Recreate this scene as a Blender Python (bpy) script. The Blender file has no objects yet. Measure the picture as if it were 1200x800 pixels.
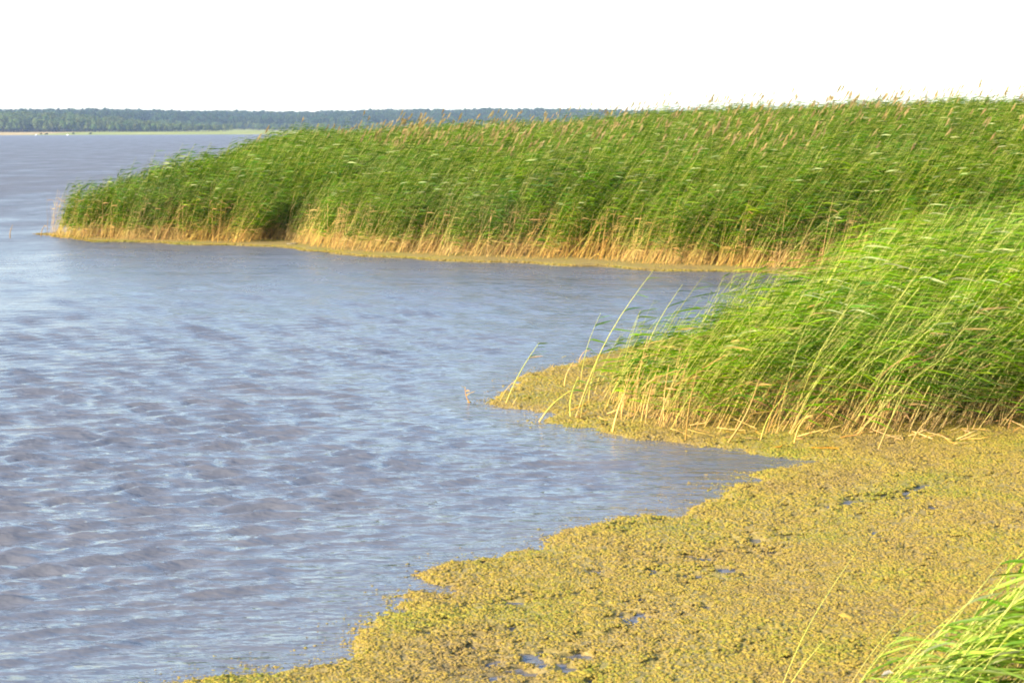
import bpy, math, random
import numpy as np
from mathutils import Matrix, Vector, Euler

R = math.radians
rnd = random.Random(7)
rng = np.random.default_rng(7)
scene = bpy.context.scene
COL = scene.collection

# ------------------------------------------------------------------ camera
FPX = 1900.0            # focal length in pixels of the 1200 px wide photograph
CAM_H = 3.2
TILT = math.atan(248.0 / FPX)
ROLL = R(0.2)
cam_data = bpy.data.cameras.new("camera")
cam = bpy.data.objects.new("camera", cam_data)
COL.objects.link(cam)
cam_data.sensor_width = 36.0
cam_data.lens = 36.0 * FPX / 1200.0
cam_data.clip_start = 0.1
cam_data.clip_end = 12000.0
cam_mat = Matrix.Translation((0, 0, CAM_H)) @ Matrix.Rotation(math.pi / 2 - TILT, 4, 'X') @ Matrix.Rotation(-ROLL, 4, 'Z')
cam.matrix_world = cam_mat
scene.camera = cam
cam_data.dof.use_dof = True
cam_data.dof.focus_distance = 22.0
cam_data.dof.aperture_fstop = 5.6
scene.cycles.filter_width = 1.9
CM = np.array(cam_mat)

def at(px, py, z=0.0):
    """point on the plane of height z seen at photograph pixel (px, py)"""
    d = CM[:3, :3] @ np.array([(px - 600.0) / FPX, (400.0 - py) / FPX, -1.0])
    t = (z - CAM_H) / d[2]
    return np.array([d[0] * t, d[1] * t, z])

def at_y(px, py, Y):
    """point at depth Y seen at photograph pixel (px, py)"""
    d = CM[:3, :3] @ np.array([(px - 600.0) / FPX, (400.0 - py) / FPX, -1.0])
    t = Y / d[1]
    return np.array([d[0] * t, Y, CAM_H + d[2] * t])

# ------------------------------------------------------------------ sky, sun, exposure
SUN_EL = R(24.0)
SUN_AZ = R(238.0)       # clockwise from +Y (the view direction): behind the camera, to the left
world = bpy.data.worlds.new("World")
scene.world = world
world.use_nodes = True
wn = world.node_tree
bg = wn.nodes["Background"]
sky = wn.nodes.new("ShaderNodeTexSky")
sky.sky_type = 'NISHITA'
sky.sun_disc = False
sky.sun_elevation = SUN_EL
sky.sun_rotation = SUN_AZ
sky.air_density = 1.0
sky.dust_density = 1.3
sky.ozone_density = 1.0
wn.links.new(sky.outputs[0], bg.inputs["Color"])
bg.inputs["Strength"].default_value = 0.135

sun_data = bpy.data.lights.new("sun", 'SUN')
sun_data.energy = 3.6
sun_data.angle = R(0.5)
sun_data.color = (1.0, 0.87, 0.70)
sun = bpy.data.objects.new("sun", sun_data)
COL.objects.link(sun)
sun_dir = Vector((math.sin(SUN_AZ) * math.cos(SUN_EL), math.cos(SUN_AZ) * math.cos(SUN_EL), math.sin(SUN_EL)))
sun.rotation_euler = sun_dir.to_track_quat('Z', 'Y').to_euler()

scene.view_settings.view_transform = 'Standard'
scene.view_settings.look = 'None'
scene.view_settings.gamma = 1.0
scene.view_settings.use_curve_mapping = False
scene.view_settings.exposure = 1.95
cy = scene.cycles
cy.max_bounces = 7
cy.diffuse_bounces = 3
cy.glossy_bounces = 3
cy.transmission_bounces = 4
cy.volume_bounces = 1
cy.transparent_max_bounces = 8
cy.use_denoising = True

# ------------------------------------------------------------------ helpers
def hash2(ix, iy, seed):
    h = (ix.astype(np.int64) * 374761393 + iy.astype(np.int64) * 668265263 + seed * 974711) & 0x7fffffff
    h = ((h ^ (h >> 13)) * 1274126177) & 0x7fffffff
    return ((h ^ (h >> 16)) & 0xffff) / 65535.0

def vnoise(x, y, seed=0):
    x = np.asarray(x, float); y = np.asarray(y, float)
    ix = np.floor(x); iy = np.floor(y)
    fx = x - ix; fy = y - iy
    fx = fx * fx * (3 - 2 * fx); fy = fy * fy * (3 - 2 * fy)
    a = hash2(ix, iy, seed); b = hash2(ix + 1, iy, seed)
    c = hash2(ix, iy + 1, seed); d = hash2(ix + 1, iy + 1, seed)
    return (a * (1 - fx) + b * fx) * (1 - fy) + (c * (1 - fx) + d * fx) * fy

def fbm(x, y, seed=0, octaves=3):
    s = 0; a = 0.5; t = 0
    for k in range(octaves):
        s = s + a * vnoise(x * 2 ** k, y * 2 ** k, seed + k * 17); t += a; a *= 0.55
    return s / t

def sstep(a, b, x):
    t = np.clip((x - a) / (b - a), 0, 1)
    return t * t * (3 - 2 * t)

def poly_sd(x, y, P):
    """signed distance to polygon P, positive inside"""
    x = np.asarray(x, float); y = np.asarray(y, float)
    P = np.asarray(P, float)
    best = np.full(x.shape, 1e18); inside = np.zeros(x.shape, bool)
    n = len(P)
    for i in range(n):
        ax, ay = P[i]; bx, by = P[(i + 1) % n]
        ex, ey = bx - ax, by - ay
        t = np.clip(((x - ax) * ex + (y - ay) * ey) / (ex * ex + ey * ey + 1e-12), 0, 1)
        d = (x - ax - t * ex) ** 2 + (y - ay - t * ey) ** 2
        best = np.minimum(best, d)
        c = ((ay > y) != (by > y)) & (x < (bx - ax) * (y - ay) / (by - ay + 1e-12) + ax)
        inside ^= c
    return np.sqrt(best) * np.where(inside, 1, -1)

def new_mesh(name, V, F, smooth=True, mats=(), cols=None, matidx=None):
    V = np.asarray(V, np.float32)
    me = bpy.data.meshes.new(name)
    if isinstance(F, np.ndarray):
        k = F.shape[1]; nf = len(F)
        me.vertices.add(len(V)); me.vertices.foreach_set("co", V.ravel())
        me.loops.add(nf * k); me.loops.foreach_set("vertex_index", F.astype(np.int32).ravel())
        me.polygons.add(nf)
        me.polygons.foreach_set("loop_start", np.arange(0, nf * k, k, dtype=np.int32))
        me.update(calc_edges=True)
    else:
        me.from_pydata([tuple(v) for v in V], [], F)
        me.update()
    me.polygons.foreach_set("use_smooth", [smooth] * len(me.polygons))
    for m in mats:
        me.materials.append(m)
    if matidx is not None:
        me.polygons.foreach_set("material_index", np.asarray(matidx, np.int32))
    if cols is not None:
        a = me.color_attributes.new("col", 'FLOAT_COLOR', 'POINT')
        c = np.ones((len(V), 4), np.float32); c[:, :3] = cols
        a.data.foreach_set("color", c.ravel())
    me.validate()
    return me

def link(name, me, parent=None):
    o = bpy.data.objects.new(name, me)
    COL.objects.link(o)
    if parent is not None:
        o.parent = parent
    return o

def tag(o, label=None, cat=None, group=None, kind=None):
    if label: o["label"] = label
    if cat: o["category"] = cat
    if group: o["group"] = group
    if kind: o["kind"] = kind
    return o

def grid_faces(nr, nc, keep=None):
    i = np.arange(nr - 1)[:, None] * nc + np.arange(nc - 1)[None, :]
    F = np.stack([i, i + 1, i + nc + 1, i + nc], -1)
    if keep is not None:
        F = F[keep]
    return F.reshape(-1, 4)

# ------------------------------------------------------------------ materials
def mat_new(name):
    m = bpy.data.materials.new(name)
    m.use_nodes = True
    nt = m.node_tree
    for n in list(nt.nodes):
        nt.nodes.remove(n)
    out = nt.nodes.new("ShaderNodeOutputMaterial")
    return m, nt, out

def N(nt, kind, **kw):
    n = nt.nodes.new(kind)
    for k, v in kw.items():
        if k in n.inputs: n.inputs[k].default_value = v
        else: setattr(n, k, v)
    return n

def plant_material(name, trans=0.35, rough=0.45, gloss=0.06, vary=0.35, hue=0.03):
    m, nt, out = mat_new(name)
    L = nt.links.new
    col = N(nt, "ShaderNodeAttribute", attribute_name="col")
    info = N(nt, "ShaderNodeObjectInfo")
    hsv = N(nt, "ShaderNodeHueSaturation")
    L(col.outputs["Color"], hsv.inputs["Color"])
    mr = N(nt, "ShaderNodeMapRange"); mr.inputs["To Min"].default_value = 1 - vary; mr.inputs["To Max"].default_value = 1 + vary
    L(info.outputs["Random"], mr.inputs["Value"]); L(mr.outputs[0], hsv.inputs["Value"])
    frac = N(nt, "ShaderNodeMath", operation='MULTIPLY'); frac.inputs[1].default_value = 7.31
    L(info.outputs["Random"], frac.inputs[0])
    fr = N(nt, "ShaderNodeMath", operation='FRACT'); L(frac.outputs[0], fr.inputs[0])
    mh = N(nt, "ShaderNodeMapRange"); mh.inputs["To Min"].default_value = 0.5 - hue; mh.inputs["To Max"].default_value = 0.5 + hue
    L(fr.outputs[0], mh.inputs["Value"]); L(mh.outputs[0], hsv.inputs["Hue"])
    # large patches of slightly yellower and duller growth across the stand
    geo = N(nt, "ShaderNodeNewGeometry")
    ns = N(nt, "ShaderNodeTexNoise"); ns.inputs["Scale"].default_value = 0.35; ns.inputs["Detail"].default_value = 3
    L(geo.outputs["Position"], ns.inputs["Vector"])
    ms = N(nt, "ShaderNodeMapRange"); ms.inputs["From Min"].default_value = 0.3; ms.inputs["From Max"].default_value = 0.7
    ms.inputs["To Min"].default_value = 0.95; ms.inputs["To Max"].default_value = 1.15
    L(ns.outputs["Fac"], ms.inputs["Value"]); L(ms.outputs[0], hsv.inputs["Saturation"])
    d = N(nt, "ShaderNodeBsdfDiffuse"); L(hsv.outputs[0], d.inputs["Color"])
    t = N(nt, "ShaderNodeBsdfTranslucent")
    tc = N(nt, "ShaderNodeMixRGB", blend_type='MULTIPLY'); tc.inputs[0].default_value = 1.0
    tc.inputs[2].default_value = (1.25, 1.3, 0.6, 1)
    L(hsv.outputs[0], tc.inputs[1]); L(tc.outputs[0], t.inputs["Color"])
    mx = N(nt, "ShaderNodeMixShader"); mx.inputs[0].default_value = trans
    L(d.outputs[0], mx.inputs[1]); L(t.outputs[0], mx.inputs[2])
    g = N(nt, "ShaderNodeBsdfGlossy"); g.inputs["Roughness"].default_value = rough
    mx2 = N(nt, "ShaderNodeMixShader"); mx2.inputs[0].default_value = gloss
    L(mx.outputs[0], mx2.inputs[1]); L(g.outputs[0], mx2.inputs[2])
    L(mx2.outputs[0], out.inputs["Surface"])
    return m

M_leaf = plant_material("reed_leaf", 0.42, 0.45, 0.010, 0.45, 0.020)
M_stem = plant_material("reed_stem", 0.05, 0.4, 0.015, 0.45, 0.012)
M_plume = plant_material("reed_plume", 0.3, 0.7, 0.0, 0.25, 0.012)
M_tree = plant_material("far_tree_foliage", 0.2, 0.7, 0.0, 0.3, 0.03)

def water_material():
    m, nt, out = mat_new("lake_water")
    L = nt.links.new
    geo = N(nt, "ShaderNodeNewGeometry")
    p = N(nt, "ShaderNodeBsdfPrincipled")
    p.inputs["Roughness"].default_value = 0.07
    p.inputs["IOR"].default_value = 1.333
    sp = N(nt, "ShaderNodeSeparateXYZ"); L(geo.outputs["Position"], sp.inputs[0])
    rr = N(nt, "ShaderNodeMapRange"); rr.inputs["From Min"].default_value = 10; rr.inputs["From Max"].default_value = 85
    rr.inputs["To Min"].default_value = 0.07; rr.inputs["To Max"].default_value = 0.62
    L(sp.outputs["Y"], rr.inputs["Value"])
    gm = N(nt, "ShaderNodeMapping"); gm.inputs["Scale"].default_value = (0.25, 0.12, 1.0); gm.inputs["Rotation"].default_value = (0, 0, -R(8))
    L(geo.outputs["Position"], gm.inputs["Vector"])
    gn = N(nt, "ShaderNodeTexNoise"); gn.inputs["Scale"].default_value = 1.0; gn.inputs["Detail"].default_value = 6; gn.inputs["Roughness"].default_value = 0.75
    L(gm.outputs[0], gn.inputs["Vector"])
    gr = N(nt, "ShaderNodeMapRange"); gr.inputs["From Min"].default_value = 0.35; gr.inputs["From Max"].default_value = 0.65
    gr.inputs["To Min"].default_value = 0.62; gr.inputs["To Max"].default_value = 1.3
    L(gn.outputs["Fac"], gr.inputs["Value"])
    gx = N(nt, "ShaderNodeMath", operation='MULTIPLY'); L(rr.outputs[0], gx.inputs[0]); L(gr.outputs[0], gx.inputs[1])
    L(gx.outputs[0], p.inputs["Roughness"])   # chop finer than a few centimetres, unresolved far out
    # murky, slightly brown water with drifting silt
    big = N(nt, "ShaderNodeTexNoise"); big.inputs["Scale"].default_value = 0.5; big.inputs["Detail"].default_value = 4
    L(geo.outputs["Position"], big.inputs["Vector"])
    ramp = N(nt, "ShaderNodeValToRGB")
    ramp.color_ramp.elements[0].position = 0.35; ramp.color_ramp.elements[0].color = (0.088, 0.094, 0.112, 1)
    ramp.color_ramp.elements[1].position = 0.75; ramp.color_ramp.elements[1].color = (0.098, 0.096, 0.104, 1)
    L(big.outputs["Fac"], ramp.inputs[0]); L(ramp.outputs[0], p.inputs["Base Color"])
    prev = None
    for sc_, stretch, dist, rot in ((0.22, 3.0, 0.12, 8), (0.8, 3.0, 0.05, 14), (2.4, 2.6, 0.022, 20), (5.5, 3.2, 0.046, 14), (12.0, 2.8, 0.022, 22), (27.0, 2.4, 0.009, 16)):
        mp = N(nt, "ShaderNodeMapping")
        mp.inputs["Rotation"].default_value = (0, 0, -R(rot))
        mp.inputs["Scale"].default_value = (1.0 / stretch, 1.0, 1.0)
        L(geo.outputs["Position"], mp.inputs["Vector"])
        nz = N(nt, "ShaderNodeTexNoise"); nz.inputs["Scale"].default_value = sc_; nz.inputs["Detail"].default_value = 2.0
        L(mp.outputs[0], nz.inputs["Vector"])
        b = N(nt, "ShaderNodeBump"); b.inputs["Distance"].default_value = dist; b.inputs["Strength"].default_value = 1.0
        if sc_ < 3:      # takes over where the modelled waves get too fine for the mesh
            fr_ = N(nt, "ShaderNodeMapRange"); fr_.inputs["From Min"].default_value = 18; fr_.inputs["From Max"].default_value = 55
            fr_.inputs["To Min"].default_value = dist; fr_.inputs["To Max"].default_value = dist * 4.0
            L(sp.outputs["Y"], fr_.inputs["Value"]); L(fr_.outputs[0], b.inputs["Distance"])
        L(nz.outputs["Fac"], b.inputs["Height"])
        if prev is not None: L(prev.outputs[0], b.inputs["Normal"])
        prev = b
    L(prev.outputs[0], p.inputs["Normal"])
    L(p.outputs[0], out.inputs["Surface"])
    return m

def algae_material(name, fine):
    m, nt, out = mat_new(name)
    L = nt.links.new
    geo = N(nt, "ShaderNodeNewGeometry")
    info = N(nt, "ShaderNodeObjectInfo")
    n1 = N(nt, "ShaderNodeTexNoise"); n1.inputs["Scale"].default_value = 0.9; n1.inputs["Detail"].default_value = 5
    L(geo.outputs["Position"], n1.inputs["Vector"])
    ramp = N(nt, "ShaderNodeValToRGB")
    e = ramp.color_ramp.elements
    e[0].position = 0.28; e[0].color = (0.175, 0.125, 0.040, 1)
    e[1].position = 0.75; e[1].color = (0.165, 0.165, 0.019, 1)
    k = ramp.color_ramp.elements.new(0.42); k.color = (0.232, 0.164, 0.033, 1)
    k = ramp.color_ramp.elements.new(0.58); k.color = (0.230, 0.176, 0.026, 1)
    add = N(nt, "ShaderNodeMath", operation='ADD')
    sc_ = N(nt, "ShaderNodeMapRange"); sc_.inputs["To Min"].default_value = -0.16 if fine else 0; sc_.inputs["To Max"].default_value = 0.16 if fine else 0.0
    L(info.outputs["Random"], sc_.inputs["Value"])
    L(n1.outputs["Fac"], add.inputs[0]); L(sc_.outputs[0], add.inputs[1])
    L(add.outputs[0], ramp.inputs[0])
    n2 = N(nt, "ShaderNodeTexNoise"); n2.inputs["Scale"].default_value = 60 if fine else 22; n2.inputs["Detail"].default_value = 4
    L(geo.outputs["Position"], n2.inputs["Vector"])
    mr = N(nt, "ShaderNodeMapRange"); mr.inputs["From Min"].default_value = 0.3; mr.inputs["From Max"].default_value = 0.7
    mr.inputs["To Min"].default_value = 0.72; mr.inputs["To Max"].default_value = 1.12
    L(n2.outputs["Fac"], mr.inputs["Value"])
    hsv = N(nt, "ShaderNodeHueSaturation"); L(ramp.outputs[0], hsv.inputs["Color"]); L(mr.outputs[0], hsv.inputs["Value"])
    if not fine:
        hsv.inputs["Saturation"].default_value = 0.86
    p = N(nt, "ShaderNodeBsdfPrincipled"); p.inputs["Roughness"].default_value = 0.6
    p.inputs["Specular IOR Level"].default_value = 0.1
    L(hsv.outputs[0], p.inputs["Base Color"])
    b = N(nt, "ShaderNodeBump"); b.inputs["Distance"].default_value = 0.006 if fine else 0.02
    L(n2.outputs["Fac"], b.inputs["Height"]); L(b.outputs[0], p.inputs["Normal"])
    L(p.outputs[0], out.inputs["Surface"])
    return m

def noise_material(name, c1, c2, scale, rough=0.9, bump=0.02, c3=None):
    m, nt, out = mat_new(name)
    L = nt.links.new
    geo = N(nt, "ShaderNodeNewGeometry")
    n1 = N(nt, "ShaderNodeTexNoise"); n1.inputs["Scale"].default_value = scale; n1.inputs["Detail"].default_value = 6
    L(geo.outputs["Position"], n1.inputs["Vector"])
    ramp = N(nt, "ShaderNodeValToRGB")
    ramp.color_ramp.elements[0].position = 0.35; ramp.color_ramp.elements[0].color = (*c1, 1)
    ramp.color_ramp.elements[1].position = 0.65; ramp.color_ramp.elements[1].color = (*c2, 1)
    if c3: ramp.color_ramp.elements.new(0.5).color = (*c3, 1)
    L(n1.outputs["Fac"], ramp.inputs[0])
    p = N(nt, "ShaderNodeBsdfPrincipled"); p.inputs["Roughness"].default_value = rough
    L(ramp.outputs[0], p.inputs["Base Color"])
    b = N(nt, "ShaderNodeBump"); b.inputs["Distance"].default_value = bump
    L(n1.outputs["Fac"], b.inputs["Height"]); L(b.outputs[0], p.inputs["Normal"])
    L(p.outputs[0], out.inputs["Surface"])
    return m

M_water = water_material()
M_mat = algae_material("algae_film", False)
M_lump = algae_material("algae_lump", True)
M_ground = noise_material("marsh_ground", (0.02, 0.016, 0.009), (0.075, 0.052, 0.022), 6.0)
M_white = noise_material("bleached_white", (0.45, 0.42, 0.36), (0.62, 0.6, 0.55), 20.0, 0.6, 0.002)
M_bird = noise_material("white_feathers", (0.75, 0.75, 0.74), (0.82, 0.82, 0.8), 6.0, 0.7, 0.002)

# ------------------------------------------------------------------ outlines on the ground (world metres)
def px_poly(pts):
    return [tuple(at(x, y)[:2]) for x, y in pts]

# far reed bed: front edge read off the photograph, then round the back
FAR_FRONT = px_poly([(58, 277), (95, 280), (180, 283), (270, 286), (315, 282), (345, 284), (362, 290), (430, 296), (520, 301),
                     (620, 304), (690, 306), (715, 309), (800, 313), (880, 316), (960, 319)])
FAR_BED = FAR_FRONT + [(9.5, 34.0), (13.0, 31.0), (60, 31.0), (110, 60), (110, 200), (10, 205), (-14, 175), (-20.5, 140), (-19.5, 115), (-15.6, 84), (-13.2, 64), (-13.6, 54)]
# algae strip in front of the far bed
FAR_MAT = px_poly([(44, 275), (100, 283), (180, 286), (270, 289), (318, 289), (360, 293), (430, 300), (520, 306), (560, 307),
                   (620, 309), (700, 314), (800, 319), (880, 321), (985, 324)]) + [(14, 33), (20, 45), (0, 50), (-13, 52)]
# near clump and the land behind it
NEAR_CLUMP = px_poly([(662, 478), (735, 499), (800, 507), (860, 509), (930, 512), (1030, 514), (1100, 511), (1200, 505), (1330, 500)]) + \
    [(14.0, 20.0), (30.0, 24.0), (60.0, 31.2), (13.0, 31.2), (9.3, 34.2)] + px_poly([(985, 325), (940, 348), (880, 385), (800, 408), (715, 432), (672, 455)])
MAT = px_poly([(120, 860), (180, 815), (222, 796), (290, 783), (380, 771), (425, 745), (475, 716), (462, 700), (470, 690), (505, 688), (488, 672), (540, 660),
               (645, 640), (655, 622), (700, 612), (780, 600), (850, 572), (880, 556), (950, 541), (900, 533),
               (870, 526), (820, 522), (740, 513), (700, 502), (640, 494), (655, 484), (600, 478), (578, 471), (590, 458), (605, 446), (650, 428), (720, 411),
               (800, 394), (880, 374), (960, 340), (1000, 322)]) + [(20, 34), (30, 20), (14, 8), (9, 4), (3, 3), (-6, 4), (-7, 6.5)]
BANK = [(2.4, 7.3), (3.2, 8.35), (4.6, 8.9), (8, 9.9), (11, 12), (14.5, 18), (40, 22), (30, -6), (-12, -6), (-9, 3), (-3, 5.2), (0.6, 6.0)]

def sd_far(x, y):
    return poly_sd(x, y, FAR_BED) + (vnoise(x * 0.8, y * 0.8, 3) - 0.5) * 0.5
def sd_near(x, y):
    return poly_sd(x, y, NEAR_CLUMP) + (vnoise(x * 2.2, y * 2.2, 5) - 0.5) * 0.35
def sd_mat(x, y):
    return poly_sd(x, y, MAT) + (fbm(x * 2.2, y * 2.2, 9, 4) - 0.5) * 0.55
def sd_fmat(x, y):
    return poly_sd(x, y, FAR_MAT) + (vnoise(x * 0.9, y * 0.9, 11) - 0.5) * 0.7

def land_z(x, y):
    """height of the marshy ground; below the water outside the stands"""
    s = np.maximum(np.maximum(poly_sd(x, y, FAR_BED), poly_sd(x, y, NEAR_CLUMP)), poly_sd(x, y, BANK) * 1.0)
    sf = poly_sd(x, y, FAR_BED)
    z = np.where(s < 0, np.maximum(s * 0.4, -0.45), 0.0)
    z = z + sstep(0.1, 1.0, s) * 0.02
    z = z + 1.85 * sstep(5, 38, sf)
    sb = poly_sd(x, y, BANK)
    z = z + 0.5 * sstep(0.3, 5.0, sb)
    return z - 0.01

# ------------------------------------------------------------------ water
def holes(x, y):
    """0..1: open pools and thin places in the near mat"""
    h = np.zeros(np.shape(x))
    for px, py, lx, ly, a in ((838, 668, .40, .13, 8), (806, 711, .22, .07, 5), (742, 725, .32, .06, 5), (640, 778, .36, .14, 20),
                              (965, 737, .06, .05, 0), (905, 632, .45, .07, 25), (1010, 590, .7, .07, 25), (1090, 570, .6, .06, 22), (700, 760, .2, .05, 5),
                              (730, 500, .16, .05, 0), (760, 487, .2, .10, 0), (690, 478, .2, .05, 0), (600, 705, .16, .05, 12), (612, 770, .2, .05, 12),
                              (540, 765, .15, .05, 8), (900, 650, .12, .05, 10), (720, 492, .15, .08, 0), (690, 745, .2, .05, 20), (765, 700, .18, .04, 20), (870, 645, .22, .04, 25),
                              (1050, 580, .4, .04, 25), (1150, 560, .5, .04, 22), (660, 700, .14, .03, 10), (560, 745, .2, .05, 8), (680, 775, .2, .08, 10), (620, 790, .3, .08, 12)):
        c = at(px, py); ca, sa = math.cos(R(a)), math.sin(R(a))
        u = ((x - c[0]) * ca + (y - c[1]) * sa) / (lx * 1.5)
        v = (-(x - c[0]) * sa + (y - c[1]) * ca) / (ly * 3.4)
        h = np.maximum(h, 1.0 - np.sqrt(u * u + v * v))
    h = h - 0.32 + (fbm(x * 9, y * 14, 31, 4) - 0.5) * 3.6
    return np.clip(h, 0, 1)

def build_water():
    r = [2.5]
    while r[-1] < 80: r.append(r[-1] * 1.0034 if r[-1] > 7.5 else r[-1] * 1.05)
    while r[-1] < 7000: r.append(r[-1] * 1.12)
    r = np.array(r)
    th = np.concatenate([np.linspace(-70, -21, 24)[:-1], np.linspace(-21, 14, 300), np.linspace(14, 70, 24)[1:]])
    th = np.radians(th)
    RR, TH = np.meshgrid(r, th, indexing='ij')
    X = RR * np.sin(TH); Y = RR * np.cos(TH); Z = np.zeros_like(X)
    # calm near the weed and behind the reeds
    land = np.maximum(poly_sd(X, Y, MAT), np.maximum(poly_sd(X, Y, FAR_MAT), poly_sd(X, Y, FAR_BED)))
    amp = (1 - sstep(-1.3, 0.0, land)) * (0.35 + 0.65 * sstep(-6, -0.5, -land - 0.0) if False else 1.0)
    amp = amp * (0.45 + 0.55 * sstep(0.3, 5.0, -land))
    amp = amp * (1 - sstep(50, 78, RR)) * sstep(3, 6, RR)
    amp = amp * (0.7 + 0.6 * fbm(X * 0.16, Y * 0.16, 77, 3))
    spacing = np.maximum(RR * 0.0034, RR * 0.00205)
    DX = np.zeros_like(X); DY = np.zeros_like(X)
    g = np.random.default_rng(21)
    nw = 70
    for i in range(nw):
        lam = 0.11 * (3.6) ** (i / (nw - 1)) * g.uniform(0.92, 1.08)
        ang = R(-66) + g.normal(0, R(17))
        k = 2 * math.pi / lam; kx, ky = k * math.cos(ang), k * math.sin(ang)
        a = 0.0105 * lam ** 0.95 * g.uniform(0.6, 1.35) * (1.0 if lam < 1.5 else 0.7)
        ph = g.uniform(0, 6.28)
        w = amp * sstep(2.2, 4.5, lam / spacing) * a
        p = kx * X + ky * Y + ph + 1.6 * (vnoise(X * 0.45 + i, Y * 0.45, 200 + i % 7))
        Z += w * np.cos(p)
        DX -= w * math.cos(ang) * np.sin(p) * 0.8
        DY -= w * math.sin(ang) * np.sin(p) * 0.8
    V = np.stack([X + DX, Y + DY, Z], -1).reshape(-1, 3)
    me = new_mesh("lake_water", V, grid_faces(*X.shape)[:, ::-1].copy(), True, (M_water,))
    o = link("lake_water", me)
    tag(o, "rippled blue grey lake water with small wind waves", None, None, "structure")
build_water()

# ------------------------------------------------------------------ marsh ground
def build_ground():
    xs = np.concatenate([np.linspace(-40, -22, 8)[:-1], np.linspace(-22, 12, 150), np.linspace(12, 125, 60)[1:]])
    ys = np.concatenate([np.linspace(-12, 14, 40)[:-1], np.linspace(14, 60, 180), np.linspace(60, 215, 80)[1:]])
    Y, X = np.meshgrid(ys, xs, indexing='ij')
    Z = land_z(X, Y) + (fbm(X * 1.5, Y * 1.5, 41) - 0.5) * 0.04
    V = np.stack([X, Y, Z], -1).reshape(-1, 3)
    tag(link("ground", new_mesh("marsh_ground", V, grid_faces(*X.shape), True, (M_ground,))),
        "dark marshy ground strewn with dead reed litter under the stands", None, None, "structure")
build_ground()

# lake bed sheet out to the horizon, well under the water
me = new_mesh("lake_bed", [(-7000, -400, -0.9), (7000, -400, -0.9), (7000, 7000, -0.9), (-7000, 7000, -0.9)], np.array([[0, 1, 2, 3]]), False, (M_ground,))
tag(link("lake_bed", me), "brown lake bed below the water", None, None, "structure")

# ------------------------------------------------------------------ floating algae mats
def mat_height(x, y, s):
    h = holes(x, y)
    base = -0.03 + 0.055 * sstep(-0.10, 0.16, s)
    base = base - 0.050 * sstep(0.25, 0.8, h)
    thin = (fbm(x * 1.3 + y * .4, y * 1.3, 51, 4) - 0.5)
    lum = (fbm(x * 9, y * 9, 55, 3) - 0.5) * 0.022
    return base + thin * 0.02 + lum

def mat_grid(x0, x1, y0, y1, step, sdf, hf, name, mat, label):
    xs = np.arange(x0, x1, step); ys = np.arange(y0, y1, step)
    Y, X = np.meshgrid(ys, xs, indexing='ij')
    S = sdf(X, Y)
    Z = hf(X, Y, S)
    ok = S > -0.25
    keep = ok[:-1, :-1] | ok[1:, 1:] | ok[1:, :-1] | ok[:-1, 1:]
    V = np.stack([X, Y, Z], -1).reshape(-1, 3)
    F = grid_faces(len(ys), len(xs), keep)
    used = np.unique(F); remap = np.zeros(len(V), np.int64); remap[used] = np.arange(len(used))
    o = link(name, new_mesh(name, V[used], remap[F], True, (mat,)))
    tag(o, label, "algae", None, "stuff")
    return o

mat_grid(-4.6, 14.0, 6.8, 27.0, 0.045, sd_mat, mat_height, "floating_algae", M_mat,
         "matted ochre film of floating algae along the near shore")
mat_grid(-16.5, 14.0, 33.5, 55.0, 0.14, sd_fmat,
         lambda x, y, s: -0.03 + 0.07 * sstep(-0.2, 0.3, s) + (fbm(x * 3, y * 3, 61) - 0.5) * 0.03, "floating_algae", M_mat,
         "narrow strip of yellow algae floating below the far reed bed")

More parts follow.
